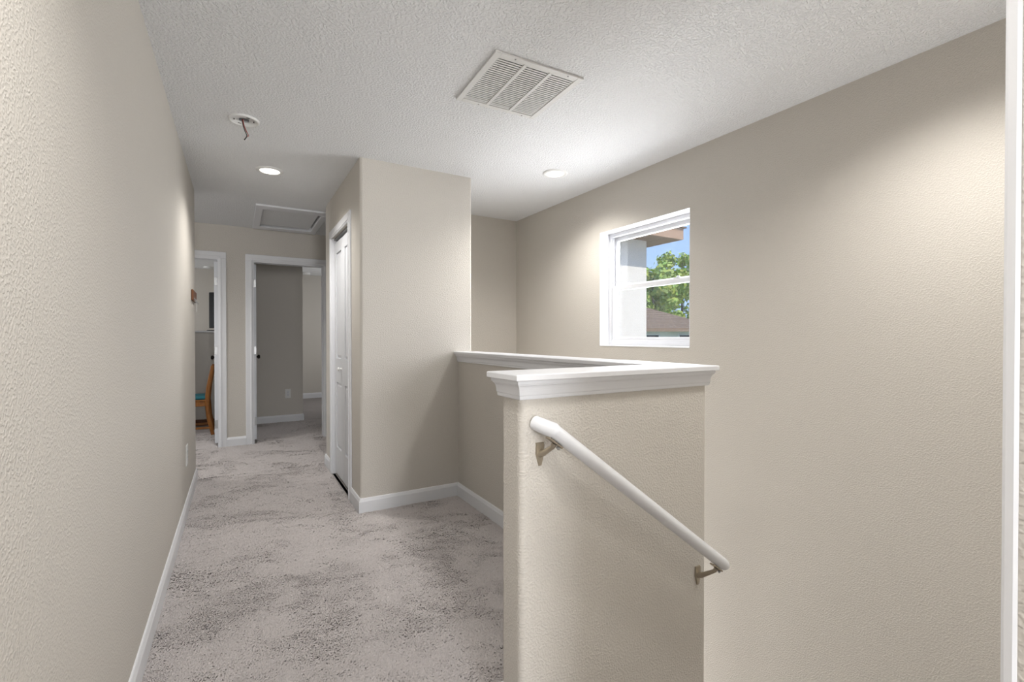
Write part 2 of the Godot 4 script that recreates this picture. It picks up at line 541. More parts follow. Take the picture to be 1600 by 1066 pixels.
	# bedroom side walls, each with a daylight opening out of view
	st = tool()
	for s in [[-3.62, -3.5], [2.756, 2.876]]:
		box(st, Vector3(s[0], 0, -10.05), Vector3(s[1], 0.9, f))
		box(st, Vector3(s[0], 2.0, -10.05), Vector3(s[1], CEIL, f))
		box(st, Vector3(s[0], 0.9, -10.05), Vector3(s[1], 2.0, -9.1))
		box(st, Vector3(s[0], 0.9, -8.3), Vector3(s[1], 2.0, f))
	struct("wall_bedroom_sides", done(st), M.paint, "grey beige outer side walls of the bedrooms")
	# baseboards
	baseboard("left", Vector2(LEFT, BACK), Vector2(LEFT, LEFT_END), Vector2(1, 0), "white baseboard along the long hallway wall", 0, 0.013)
	baseboard("left_end", Vector2(LEFT, LEFT_END), Vector2(-3.5, LEFT_END), Vector2(0, -1), "white baseboard round the end of the hallway wall", 0.013, 0)
	baseboard("closet_front", Vector2(BOX_X, BOX_Z), Vector2(HALF_X, BOX_Z), Vector2(0, 1), "white baseboard across the front of the closet block", 0.013, -0.013)
	baseboard("closet_corner", Vector2(BOX_X, BOX_Z), Vector2(BOX_X, -3.565), Vector2(-1, 0), "short white baseboard between closet corner and closet door", 0.013, 0)
	baseboard("closet_end", Vector2(BOX_X, -4.455), Vector2(BOX_X, BOX_END), Vector2(-1, 0), "short white baseboard past the closet door", 0, 0.013)
	baseboard("closet_back", Vector2(BOX_X, BOX_END), Vector2(2.4, BOX_END), Vector2(0, -1), "white baseboard on the back of the closet block", 0.013, 0)
	baseboard("half_wall", Vector2(HALF_X, BOX_Z), Vector2(HALF_X, HALF_Z2), Vector2(-1, 0), "white baseboard along the half wall in the landing alcove", -0.013, 0)
	baseboard("half_wall_back", Vector2(HALF_X, HALF_Z2), Vector2(BOX_X, HALF_Z2), Vector2(0, -1), "white baseboard behind the half wall above the stairs", 0, 0.013)
	baseboard("half_wall_end", Vector2(BOX_X, HALF_Z2), Vector2(BOX_X, HALF_Z), Vector2(-1, 0), "white baseboard on the free end of the half wall", 0.013, 0)
	baseboard("far", Vector2(-0.105, FAR), Vector2(0.08, FAR), Vector2(0, 1), "short white baseboard between the two bedroom doorways")
	baseboard("far_right", Vector2(0.975, FAR), Vector2(2.4, FAR), Vector2(0, 1), "white baseboard right of the bedroom doorways")
	baseboard("bedroom_closet", Vector2(0.06, -7.385), Vector2(0.815, -7.385), Vector2(0, 1), "white baseboard below the outlet in the right bedroom", 0, 0.013)
	baseboard("bedroom_side", Vector2(0.815, -7.385), Vector2(0.815, -10.05), Vector2(1, 0), "white baseboard on the side of the bedroom closet", 0.013, 0)
	baseboard("bedroom_back", Vector2(0.815, -10.05), Vector2(2.756, -10.05), Vector2(0, 1), "white baseboard on the bedroom back wall")

const CARPET := Color(0.54, 0.503, 0.492)

# how far the pile lies over at a spot, 0 upright to 1 flat: footmarks and vacuum strokes
func pile_lie(x: float, z: float) -> float:
	var a: float = nap.get_noise_2d(x * 1.1 + z * 0.35, z * 1.3 - x * 0.4)
	var b: float = nap_fine.get_noise_2d(x * 1.1 + z * 0.8, z * 2.0 - x * 1.0)
	return clamp(0.6 * smoothstep(-0.3, 0.26, a) + 0.4 * smoothstep(-0.33, 0.3, b), 0.0, 1.0)

var nap := noise(1.4, FastNoiseLite.TYPE_SIMPLEX_SMOOTH, 5, 41)
var nap_fine := noise(4.0, FastNoiseLite.TYPE_SIMPLEX_SMOOTH, 4, 42)

func carpet_patch(st: SurfaceTool, x0: float, x1: float, z0: float, z1: float, step: float) -> void:
	var nx := int(ceil((x1 - x0) / step))
	var nz := int(ceil((z1 - z0) / step))
	var rows: Array = []
	for j in nz + 1:
		var row: Array = []
		for i in nx + 1:
			var x := x0 + (x1 - x0) * i / nx
			var z := z0 + (z1 - z0) * j / nz
			row.append([Vector3(x, 0, z), CARPET])
		rows.append(row)
	for j in nz:
		for i in nx:
			for q in [[0, 0], [1, 0], [1, 1], [0, 0], [1, 1], [0, 1]]:
				var v: Array = rows[j + q[1]][i + q[0]]
				st.set_normal(Vector3.UP); st.set_color(v[1]); st.add_vertex(v[0])

# the pile itself: bent tufts, thick near the stair head and sparser towards the bedrooms
func carpet_pile(parent: Node) -> void:
	var r := RandomNumberGenerator.new()
	r.seed = 77
	var st := SurfaceTool.new()
	st.begin(Mesh.PRIMITIVE_TRIANGLES)
	for b in 6:
		var an := TAU * b / 6.0 + r.randf_range(-0.3, 0.3)
		var o := Vector3(cos(an), 0, sin(an))
		var sd := Vector3(-o.z, 0, o.x) * 0.24
		var lean := r.randf_range(0.25, 0.75)
		var h := r.randf_range(0.8, 1.15)
		var p0 := o * 0.1
		var p1 := p0 + o * lean * 0.4 + Vector3.UP * h * 0.65
		var p2 := p0 + o * lean * 0.9 + Vector3.UP * h
		var nn := (Vector3.UP - o * 0.5).normalized()
		st.set_normal(nn)
		for v in [p0 - sd, p1 - sd, p1 + sd, p0 - sd, p1 + sd, p0 + sd, p1 - sd, p2 - sd * 0.5, p2 + sd * 0.5, p1 - sd, p2 + sd * 0.5, p1 + sd]:
			st.add_vertex(v)
	var tuft := st.commit()
	var spots: Array = []
	var cols: Array = []
	for a in [[LEFT + 0.014, BOX_X, -2.6, -0.8, 0.0055], [BOX_X, HALF_X - 0.014, -2.6, HALF_Z2 - 0.014, 0.0057], [LEFT + 0.014, BOX_X, -3.27, -2.6, 0.0075], [BOX_X, HALF_X - 0.014, BOX_Z + 0.016, -2.6, 0.0075], [LEFT + 0.014, BOX_X - 0.016, -4.74, -3.27, 0.0076], [-0.9, 1.1, FAR + 0.02, -4.76, 0.0092], [-0.15 - 0.7, -0.2, -7.4, FAR, 0.014], [0.2, 1.3, -7.36, FAR, 0.014]]:
		var st2: float = a[4]
		var z: float = a[2]
		while z < a[3]:
			var x: float = a[0]
			while x < a[1]:
				var px := x + r.randf_range(-0.5, 0.5) * st2
				var pz := z + r.randf_range(-0.5, 0.5) * st2
				px = clamp(px, a[0], a[1]); pz = clamp(pz, a[2], a[3])
				var k := r.randf_range(0.7, 1.2) * st2 * 1.75
				var lie := pile_lie(px, pz)
				var over := Vector3(1.0 + r.randf_range(-0.5, 0.5), 0, 0.5 + r.randf_range(-0.5, 0.5)).normalized()
				var lean := Basis(over, r.randf_range(-0.1, 0.3) + 0.3 * lie)
				var bs: Basis = lean * Basis(Vector3.UP, r.randf() * TAU) * Basis.from_scale(Vector3(k * lerp(0.69, 0.93, lie), r.randf_range(0.7, 1.3) * lerp(0.0085, 0.0046, lie), k * lerp(0.69, 0.93, lie)))
				spots.append(Transform3D(bs, Vector3(px, 0, pz)))
				var c := CARPET
				var g := r.randf_range(0.95, 1.05)
				cols.append(Color(min(1.0, c.r * g), min(1.0, c.g * g), min(1.0, c.b * g)))
				x += st2
			z += st2
	var mm := MultiMesh.new()
	mm.transform_format = MultiMesh.TRANSFORM_3D
	mm.use_colors = true
	mm.mesh = tuft
	mm.instance_count = spots.size()
	for i in spots.size():
		mm.set_instance_transform(i, spots[i])
		mm.set_instance_color(i, cols[i])
	var o := MultiMeshInstance3D.new()
	o.name = "carpet_pile"
	o.multimesh = mm
	var m := mat(Color8(255, 255, 255), 1.0)
	m.metallic_specular = 0.1
	m.vertex_color_use_as_albedo = true
	m.cull_mode = BaseMaterial3D.CULL_DISABLED
	o.material_override = m
	o.set_meta("kind", "stuff")
	parent.add_child(o, true)
	print("tufts ", spots.size())

func deck(st: SurfaceTool, b: Array) -> void:
	st.set_color(Color(0.45, 0.42, 0.4))
	var lo := Vector3(b[0], -0.3, b[2])
	var hi := Vector3(b[1], -0.002, b[3])
	for f in [[Vector3.DOWN, [Vector3(lo.x, lo.y, lo.z), Vector3(hi.x, lo.y, lo.z), Vector3(hi.x, lo.y, hi.z), Vector3(lo.x, lo.y, hi.z)]],
			[Vector3.RIGHT, [Vector3(hi.x, lo.y, lo.z), Vector3(hi.x, hi.y, lo.z), Vector3(hi.x, hi.y, hi.z), Vector3(hi.x, lo.y, hi.z)]],
			[Vector3.LEFT, [Vector3(lo.x, lo.y, lo.z), Vector3(lo.x, hi.y, lo.z), Vector3(lo.x, hi.y, hi.z), Vector3(lo.x, lo.y, hi.z)]],
			[Vector3.BACK, [Vector3(lo.x, lo.y, hi.z), Vector3(lo.x, hi.y, hi.z), Vector3(hi.x, hi.y, hi.z), Vector3(hi.x, lo.y, hi.z)]]]:
		st.set_normal(f[0])
		for i in [0, 1, 2, 0, 2, 3]:
			st.add_vertex(f[1][i])

const WZ0 := -2.942
const WZ1 := -2.06
const WY0 := 1.143
const WY1 := 2.06

func right_wall() -> void:
	var st := tool()
	var x1 := RIGHT + 0.2
	box(st, Vector3(RIGHT, -2.9, -4.4), Vector3(x1, CEIL, WZ0))
	box(st, Vector3(RIGHT, -2.9, WZ1), Vector3(x1, CEIL, BACK + 0.2))
	box(st, Vector3(RIGHT, -2.9, WZ0), Vector3(x1, WY0, WZ1))
	box(st, Vector3(RIGHT, WY1, WZ0), Vector3(x1, CEIL, WZ1))
	struct("wall_right", done(st), M.paint, "tall beige wall with the window, beside the stairs")
	# the drywall returns of the window opening, painted white
	st = tool()
	var d := 0.1
	box(st, Vector3(RIGHT - 0.0005, WY0, WZ0 - 0.001), Vector3(RIGHT + d, WY1, WZ0 + 0.003))
	box(st, Vector3(RIGHT - 0.0005, WY0, WZ1 - 0.003), Vector3(RIGHT + d, WY1, WZ1 + 0.001))
	box(st, Vector3(RIGHT - 0.0005, WY1 - 0.003, WZ0 + 0.003), Vector3(RIGHT + d, WY1 + 0.001, WZ1 - 0.003))
	struct("trim_window_return", done(st), M.trim, "white returns lining the recess of the stairwell window", "window trim")

func stairs() -> void:
	var t := thing("carpeted_stairs", "carpeted steps going down from the landing along the half wall", "stairs", Vector3.ZERO, 0, "", "structure")
	var rise := 0.19
	for i in 4:                                            # first flight, down to the turn
		var x := BOX_X + 0.21 * i
		obj("tread", one_box(Vector3(x, -rise * (i + 1) - 0.2, HALF_Z), Vector3(x + 0.235, -rise * (i + 1), NEAR), 0.012), M.tread, t)
	obj("landing", one_box(Vector3(HALF_X2, -1.2, HALF_Z), Vector3(RIGHT, -0.95, NEAR), 0.012), M.tread, t)
	for i in 10:                                           # second flight, along the window wall
		var z := HALF_Z - 0.25 * i
		obj("tread", one_box(Vector3(HALF_X2, -0.95 - rise * (i + 1) - 0.2, z - 0.275), Vector3(RIGHT, -0.95 - rise * (i + 1), z), 0.012), M.tread, t)
	obj("hall_floor", one_box(Vector3(HALF_X2, -3.0, STAIR_FAR), Vector3(RIGHT, -2.88, HALF_Z)), M.tread, t)

func half_wall_cap() -> void:
	var t := thing("trim_1", "white painted cap and crown moulding on top of the half wall", "trim", Vector3.ZERO, 0, "", "structure")
	var base: Array = [Vector2(BOX_X, HALF_Z), Vector2(HALF_X2, HALF_Z), Vector2(HALF_X2, BOX_Z), Vector2(HALF_X, BOX_Z), Vector2(HALF_X, HALF_Z2), Vector2(BOX_X, HALF_Z2)]
	var lim := func(v: Vector2) -> Vector2: return Vector2(v.x, max(v.y, BOX_Z))
	var loop := func(o: float, y: float) -> Array:
		var out: Array = []
		for v in grown(base, o):
			var w: Vector2 = lim.call(v)
			out.append(Vector3(w.x, y, w.y))
		return out
	var skin := func(st: SurfaceTool, prof: Array) -> void:
		for i in prof.size() - 1:
			var a: Array = loop.call(prof[i].x, prof[i].y)
			var b: Array = loop.call(prof[i + 1].x, prof[i + 1].y)
			for k in a.size():
				var j: int = (k + 1) % a.size()
				quad(st, a[k], b[k], b[j], a[j])
	var lid := func(st: SurfaceTool, o: float, y: float, up: bool) -> void:
		var l: Array = loop.call(o, y)
		var p2 := PackedVector2Array()
		for v in l: p2.append(Vector2(v.x, v.z))
		var ix := Geometry2D.triangulate_polygon(p2)
		for k in range(0, ix.size(), 3):
			var a: Vector3 = l[ix[k]]; var b: Vector3 = l[ix[k + 1]]; var c: Vector3 = l[ix[k + 2]]
			if ((b - a).cross(c - a).y > 0.0) == up: tri(st, a, c, b)
			else: tri(st, a, b, c)
	var o := 0.034
	var y1 := 1.102
	var st := tool()
	skin.call(st, [Vector2(o - 0.002, y1 - 0.019), Vector2(o, y1 - 0.017), Vector2(o, y1 - 0.003), Vector2(o - 0.003, y1)])
	lid.call(st, o - 0.003, y1, true)
	lid.call(st, o - 0.002, y1 - 0.019, false)
	obj("cap_board", done(st), M.trim, t)
	st = tool()
	var b0 := y1 - 0.019
	var prof: Array = [Vector2(-0.002, b0 - 0.058), Vector2(0.007, b0 - 0.058), Vector2(0.009, b0 - 0.055), Vector2(0.009, b0 - 0.047), Vector2(0.0105, b0 - 0.045)]
	for k in 7:
		var u := k / 6.0
		prof.append(Vector2(0.011 + 0.009 * (1.0 - cos(u * PI / 2)), b0 - 0.044 + 0.029 * sin(u * PI / 2)))
	prof.append_array([Vector2(0.0205, b0 - 0.012), Vector2(0.0235, b0 - 0.011), Vector2(0.024, b0), Vector2(0.0, b0)])
	skin.call(st, prof)
	obj("moulding", done(st), M.trim, t)

# a length of casing: flat board with a stepped inner bead; along 'dir' on the wall plane
func casing_board(st: SurfaceTool, lo: Vector3, hi: Vector3, bead: Vector3, bead_hi: Vector3) -> void:
	box(st, lo, hi, 0.003)
	box(st, bead, bead_hi, 0.002)

func hinge(parent: Node, at: Vector3, face: Vector3) -> void:
	var st := tool()
	box(st, at - Vector3(0.016, 0.045, 0.0015), at + Vector3(0.016, 0.045, 0.0015), 0.001)
	tube(st, [at + Vector3(0.018 * face.x, -0.045, 0.003), at + Vector3(0.018 * face.x, 0.045, 0.003)], [0.006, 0.006], 8)
	obj("hinge", done(st), M.steel, parent)

func bedroom_doors() -> void:
	for n in 2:
		var x0: float = [-0.935, 0.145][n]
		var x1: float = [-0.17, 0.91][n]
		var t := thing("door_%d" % (n + 1), ["white framed open doorway to the bedroom with the wooden chair", "white framed open doorway to the bedroom with the wall outlet"][n], "doorway", Vector3.ZERO, 0, "", "structure")
		var w := 0.066
		for side in [[x0 - w, x0 + 0.004, x0 - 0.020], [x1 - 0.004, x1 + w, x1 + 0.004]]:
			var st := tool()
			casing_board(st, Vector3(side[0], 0, FAR), Vector3(side[1], 2.071, FAR + 0.012), Vector3(side[2], 0, FAR + 0.010), Vector3(side[2] + 0.016, 2.071, FAR + 0.017))
			obj("casing", done(st), M.trim, t)
		var st2 := tool()
		casing_board(st2, Vector3(x0 - w, 2.071, FAR), Vector3(x1 + w, 2.143, FAR + 0.012), Vector3(x0 - 0.01, 2.080, FAR + 0.010), Vector3(x1 + 0.01, 2.096, FAR + 0.017))
		obj("head_casing", done(st2), M.trim, t)
		st2 = tool()
		box(st2, Vector3(x0 - 0.001, 0, FAR - 0.122), Vector3(x0 + 0.018, 2.076, FAR + 0.001))
		box(st2, Vector3(x1 - 0.018, 0, FAR - 0.122), Vector3(x1 + 0.001, 2.076, FAR + 0.001))
		box(st2, Vector3(x0 + 0.018, 2.058, FAR - 0.122), Vector3(x1 - 0.018, 2.076, FAR + 0.001))
		obj("jamb", done(st2), M.trim, t)
		# the leaf, swung into the room
		var hx := x1 - 0.040 if n == 0 else x0 + 0.020
		var z0 := FAR - 0.125
		st2 = tool()
		box(st2, Vector3(hx - 0.012, 0.03, z0 - 0.76), Vector3(hx + 0.024, 2.052, z0), 0.002)
		var leaf := obj("leaf", done(st2), M.door, t)
		for y in [0.24, 1.06, 1.83]:
			hinge(leaf, Vector3(hx + 0.006, y, z0 + 0.001), Vector3(1 if n == 0 else -1, 0, 0))
		var sgn := -1.0 if n == 0 else 1.0
		var kx := hx - 0.012 if n == 0 else hx + 0.024
		st2 = tool()
		tube(st2, [Vector3(kx, 0.96, z0 - 0.70), Vector3(kx + sgn * 0.004, 0.96, z0 - 0.70), Vector3(kx + sgn * 0.006, 0.96, z0 - 0.70), Vector3(kx + sgn * 0.03, 0.96, z0 - 0.70), Vector3(kx + sgn * 0.036, 0.96, z0 - 0.70), Vector3(kx + sgn * 0.052, 0.96, z0 - 0.70), Vector3(kx + sgn * 0.062, 0.96, z0 - 0.70)], [0.03, 0.03, 0.011, 0.011, 0.024, 0.027, 0.016], 16)
		obj("knob", done(st2), M.bronze, leaf)
		for row in [[0.25, 0.92], [1.10, 1.90]]:                # raised panels on both faces
			for col in [[0.11, 0.35], [0.42, 0.66]]:
				for fx in [hx - 0.0135, hx + 0.0225]:
					obj("panel", one_box(Vector3(fx, row[0], z0 - col[1]), Vector3(fx + 0.003, row[1], z0 - col[0]), 0.0014), M.door, leaf)

func closet_door() -> void:
	var t := thing("door_3", "white panelled bifold closet door with a small white knob", "closet door", Vector3.ZERO, 0, "", "structure")
	var z0 := -4.39
	var z1 := -3.63
	var w := 0.064
	for side in [[z0 - w, z0 + 0.004, z0 - 0.02], [z1 - 0.004, z1 + w, z1 + 0.004]]:
		var st := tool()
		casing_board(st, Vector3(BOX_X - 0.012, 0, side[0]), Vector3(BOX_X, 2.076, side[1]), Vector3(BOX_X - 0.017, 0, side[2]), Vector3(BOX_X - 0.010, 2.076, side[2] + 0.016))
		obj("casing", done(st), M.trim, t)
	var s := tool()
	casing_board(s, Vector3(BOX_X - 0.012, 2.076, z0 - w), Vector3(BOX_X, 2.148, z1 + w), Vector3(BOX_X - 0.017, 2.085, z0 - 0.01), Vector3(BOX_X - 0.010, 2.10, z1 + 0.01))
	obj("head_casing", done(s), M.trim, t)
	s = tool()
	box(s, Vector3(BOX_X - 0.002, 0, z0), Vector3(BOX_X + 0.1, 2.08, z0 + 0.01))
	box(s, Vector3(BOX_X - 0.002, 0, z1 - 0.01), Vector3(BOX_X + 0.1, 2.08, z1))
	obj("jamb", done(s), M.trim, t)
	obj("track", one_box(Vector3(BOX_X + 0.02, 2.062, z0 + 0.01), Vector3(BOX_X + 0.06, 2.08, z1 - 0.01)), M.steel, t)
	for k in 2:
		var a := z0 + 0.013 + 0.368 * k
		var b := a + 0.364
		var fx := BOX_X + 0.022
		# stiles and rails in one leaf, sunk fields with raised centres
		s = tool()
		var sw := 0.068
		var ys := [0.02, 0.255, 0.82, 1.03, 1.94, 2.035]
		box(s, Vector3(fx, 0.02, a), Vector3(fx + 0.03, 2.035, a + sw), 0.002)
		box(s, Vector3(fx, 0.02, b - sw), Vector3(fx + 0.03, 2.035, b), 0.002)
		for i in [0, 2, 4]:
			box(s, Vector3(fx, ys[i], a + sw - 0.001), Vector3(fx + 0.03, ys[i + 1], b - sw + 0.001), 0.0)
		box(s, Vector3(fx + 0.014, 0.2, a + sw), Vector3(fx + 0.022, 2.0, b - sw))
		var leaf := obj("leaf", done(s), M.door, t)
		for r in [[0.255, 0.82], [1.03, 1.94]]:
			s = tool()
			var lo := Vector3(fx + 0.004, r[0] + 0.028, a + sw + 0.028)
			var hi := Vector3(fx + 0.016, r[1] - 0.028, b - sw - 0.028)
			# bevelled raised field
			var outer := [Vector3(fx + 0.0135, lo.y - 0.026, lo.z - 0.026), Vector3(fx + 0.0135, hi.y + 0.026, lo.z - 0.026), Vector3(fx + 0.0135, hi.y + 0.026, hi.z + 0.026), Vector3(fx + 0.0135, lo.y - 0.026, hi.z + 0.026)]
			var inner := [Vector3(fx + 0.003, lo.y, lo.z), Vector3(fx + 0.003, hi.y, lo.z), Vector3(fx + 0.003, hi.y, hi.z), Vector3(fx + 0.003, lo.y, hi.z)]
			var mid := Vector3(fx + 0.05, (lo.y + hi.y) / 2, (lo.z + hi.z) / 2)
			outq(s, mid, inner[0], inner[1], inner[2], inner[3])
			for i in 4:
				outq(s, mid, outer[i], outer[(i + 1) % 4], inner[(i + 1) % 4], inner[i])
			obj("raised_panel", done(s), M.door, leaf)
		if k == 0:
			s = tool()
			var kp := Vector3(fx, 0.945, b - 0.06)
			tube(s, [kp, kp + Vector3(-0.004, 0, 0), kp + Vector3(-0.014, 0, 0), kp + Vector3(-0.02, 0, 0), kp + Vector3(-0.028, 0, 0), kp + Vector3(-0.033, 0, 0)], [0.012, 0.009, 0.008, 0.016, 0.0165, 0.009], 16)
			obj("knob", done(s), M.plastic, leaf)

func window() -> void:
	var t := thing("window_1", "white vinyl single hung window above the stairs", "window", Vector3.ZERO, 0, "", "structure")
	var x := RIGHT + 0.098
	var z0 := WZ0 + 0.001
	var z1 := WZ1 - 0.001
	var fr := 0.03
	var s := tool()
	for b in [[WY0, WY1, z0, z0 + fr], [WY0, WY1, z1 - fr, z1], [WY0, WY0 + 0.045, z0 + fr, z1 - fr], [WY1 - 0.032, WY1, z0 + fr, z1 - fr]]:
		box(s, Vector3(x, b[0], b[2]), Vector3(x + 0.075, b[1], b[3]), 0.002)
	# track ribs seen beside the upper sash
	box(s, Vector3(x + 0.012, 1.6, z0 + fr), Vector3(x + 0.018, WY1 - 0.03, z0 + fr + 0.008))
	obj("frame", done(s), M.vinyl, t)
	var mid := 1.595
	for k in 2:
		var y0: float = [WY0 + 0.035, mid + 0.008][k]
		var y1: float = [mid + 0.03, WY1 - 0.028][k]
		var xx: float = x + [0.008, 0.040][k]
		var st: float = [0.036, 0.028][k]
		s = tool()
		for b in [[y0, y1, z0 + fr - 0.004, z0 + fr + st], [y0, y1, z1 - fr - st, z1 - fr + 0.004], [y0, y0 + 0.034, z0 + fr + st, z1 - fr - st], [y1 - 0.036, y1, z0 + fr + st, z1 - fr - st]]:
			box(s, Vector3(xx, b[0], b[2]), Vector3(xx + 0.028, b[1], b[3]), 0.003)
		var sash := obj(["lower_sash", "upper_sash"][k], done(s), M.vinyl, t)
		obj("pane", one_box(Vector3(xx + 0.012, y0 + 0.03, z0 + fr + st - 0.004), Vector3(xx + 0.016, y1 - 0.032, z1 - fr - st + 0.004)), M.glass, sash)
		if k == 0:
			for zz in [z0 + 0.2, z1 - 0.2]:
				s = tool()
				box(s, Vector3(xx + 0.002, y1, zz - 0.03), Vector3(xx + 0.024, y1 + 0.008, zz + 0.03), 0.003)
				box(s, Vector3(xx + 0.006, y1 + 0.008, zz - 0.006), Vector3(xx + 0.02, y1 + 0.018, zz + 0.02), 0.003)
				obj("latch", done(s), M.vinyl, sash)
	obj("sill", one_box(Vector3(RIGHT - 0.004, WY0 - 0.004, WZ0 + 0.003), Vector3(RIGHT + 0.1, WY0 + 0.004, WZ1 - 0.003), 0.002), M.trim, t)

# plain unseen windows around the lights placed to brighten hall, corridor and bedrooms
func out_of_view_window(called: String, label: String, at: Vector3, turn: float, w: float, h: float) -> void:
	var t := thing(called, label, "window", at, turn, "", "structure")
	var s := tool()
	for b in [[-w / 2, -w / 2 + 0.04, -h / 2, h / 2], [w / 2 - 0.04, w / 2, -h / 2, h / 2], [-w / 2 + 0.04, w / 2 - 0.04, -h / 2, -h / 2 + 0.04], [-w / 2 + 0.04, w / 2 - 0.04, h / 2 - 0.04, h / 2], [-w / 2 + 0.04, w / 2 - 0.04, -0.02, 0.02]]:
		box(s, Vector3(b[0], b[2], -0.03), Vector3(b[1], b[3], 0.03), 0.002)
	obj("frame", done(s), M.vinyl, t)
	for k in 2:
		obj("pane", one_box(Vector3(-w / 2 + 0.04, -h / 2 + 0.04 + k * (h / 2 - 0.02), -0.002), Vector3(w / 2 - 0.04, -0.02 + k * (h / 2 - 0.02), 0.002)), M.glass, t)

func near_trim() -> void:
	var s := tool()
	box(s, Vector3(BOX_X - 0.004, 0, NEAR - 0.0125), Vector3(BOX_X + 0.07, CEIL, NEAR), 0.003)
	struct("trim_2", done(s), M.trim, "white vertical trim board on the wall corner at the stair top", "trim")

func downlight(label: String, at: Vector3, energy: float) -> void:
	var t := thing("recessed_light", label, "ceiling light", at, 0, "recessed ceiling lights")
	var s := tool()
	s.set_smooth_group(1)
	lathe(s, [Vector2(0.094, 0.0), Vector2(0.092, -0.004), Vector2(0.086, -0.008), Vector2(0.074, -0.010), Vector2(0.069, -0.009), Vector2(0.066, -0.006)], Vector3.ZERO, 48)
	obj("trim_ring", done(s), M.plastic, t)
	s = tool()
	lathe(s, [Vector2(0.0665, -0.006), Vector2(0.05, -0.0085), Vector2(0.02, -0.0095), Vector2(0.0001, -0.0098)], Vector3.ZERO, 48)
	obj("lens", done(s), M.lens, t)
	var l := SpotLight3D.new()
	l.name = "lamp"
	l.spot_angle = 74.0
	l.spot_angle_attenuation = 1.0
	l.spot_range = 14.0
	l.spot_attenuation = 2.0
	l.light_size = 0.06
	l.light_energy = energy
	l.light_color = Color(1.0, 0.988, 0.97)
	l.shadow_enabled = true
	l.position = Vector3(0, -0.075, 0)
	l.rotation.x = -PI / 2
	t.add_child(l)

func vent() -> void:
	var t := thing("return_air_grille", "square white ceiling return air grille with three columns of louvres", "vent", Vector3(1.197, CEIL, -1.992), -0.035)
	var h := 0.232
	var g := 0.203
	var s := tool()
	var y0 := -0.009
	for b in [[-h, -g, -h, h], [g, h, -h, h], [-g, g, -h, -g], [-g, g, g, h]]:
		box(s, Vector3(b[0], y0, b[2]), Vector3(b[1], 0, b[3]), 0.0015)
	# rolled rim
	obj("frame", done(s), M.vent, t)
	for x in [-0.0675, 0.0675]:
		obj("divider", one_box(Vector3(x - 0.0085, y0, -g), Vector3(x + 0.0085, -0.001, g), 0.001), M.vent, t)
	var n := 25
	var cols := [[-g, -0.076], [-0.059, 0.059], [0.076, g]]
	for c in cols:
		var m := BoxMesh.new()
		m.size = Vector3(c[1] - c[0], 0.0009, 0.0078)
		for i in n:
			var o := MeshInstance3D.new()
			o.name = "louvre"
			o.mesh = m
			o.material_override = M.vent
			o.position = Vector3((c[0] + c[1]) / 2, -0.0050, -g + (i + 0.5) * 2 * g / n)
			o.rotation.x = deg_to_rad(-16)
			t.add_child(o, true)
	for p in [Vector2(-0.11, -h + 0.012), Vector2(0.15, -h + 0.012), Vector2(-0.13, h - 0.012), Vector2(0.15, h - 0.012)]:
		s = tool()
		s.set_smooth_group(1)
		lathe(s, [Vector2(0.0045, y0), Vector2(0.004, y0 - 0.0015), Vector2(0.0001, y0 - 0.002)], Vector3(p.x, 0, p.y), 10)
		obj("screw", done(s), M.steel, t)

func detector_mount() -> void:
	var t := thing("detector_mounting_plate", "bare white smoke detector mounting plate with wires hanging from hallway ceiling", "mounting plate", Vector3(0.037, CEIL, -3.058))
	var s := tool()
	s.set_smooth_group(1)
	lathe(s, [Vector2(0.078, 0), Vector2(0.077, -0.008), Vector2(0.073, -0.011), Vector2(0.066, -0.010), Vector2(0.064, -0.005), Vector2(0.034, -0.005), Vector2(0.033, -0.002)], Vector3.ZERO, 48)
	obj("plate", done(s), M.plastic, t)
	for a in [0.4, 1.5, 3.6, 4.7]:
		s = tool()
		box(s, Vector3(-0.008, -0.0065, 0.046), Vector3(0.008, -0.0048, 0.051), 0.0, Transform3D(Basis(Vector3.UP, a), Vector3.ZERO))
		obj("slot", done(s), M.slot, t)
	s = tool()
	tube(s, [Vector3(-0.006, 0.0, 0.004), Vector3(0.0, -0.035, 0.006), Vector3(0.010, -0.062, 0.006), Vector3(0.021, -0.083, 0.004), Vector3(0.018, -0.094, 0.003)], [0.0022, 0.0022, 0.0022, 0.0022, 0.0022], 8)
	obj("wire", done(s), M.wire_red, t)
	s = tool()
	tube(s, [Vector3(-0.010, 0.0, 0.0), Vector3(-0.004, -0.035, 0.0), Vector3(0.005, -0.065, 0.001), Vector3(0.014, -0.085, 0.002), Vector3(0.012, -0.096, 0.003), Vector3(0.001, -0.115, 0.004)], [0.0024, 0.0024, 0.0024, 0.0024, 0.0028, 0.0034], 8)
	obj("wire", done(s), M.wire_black, t)
	s = tool()
	tube(s, [Vector3(-0.002, 0.0, -0.006), Vector3(0.002, -0.04, -0.004), Vector3(0.012, -0.075, 0.0), Vector3(0.014, -0.092, 0.002)], [0.0018, 0.0018, 0.0018, 0.0018], 8)
	obj("wire", done(s), M.plastic, t)

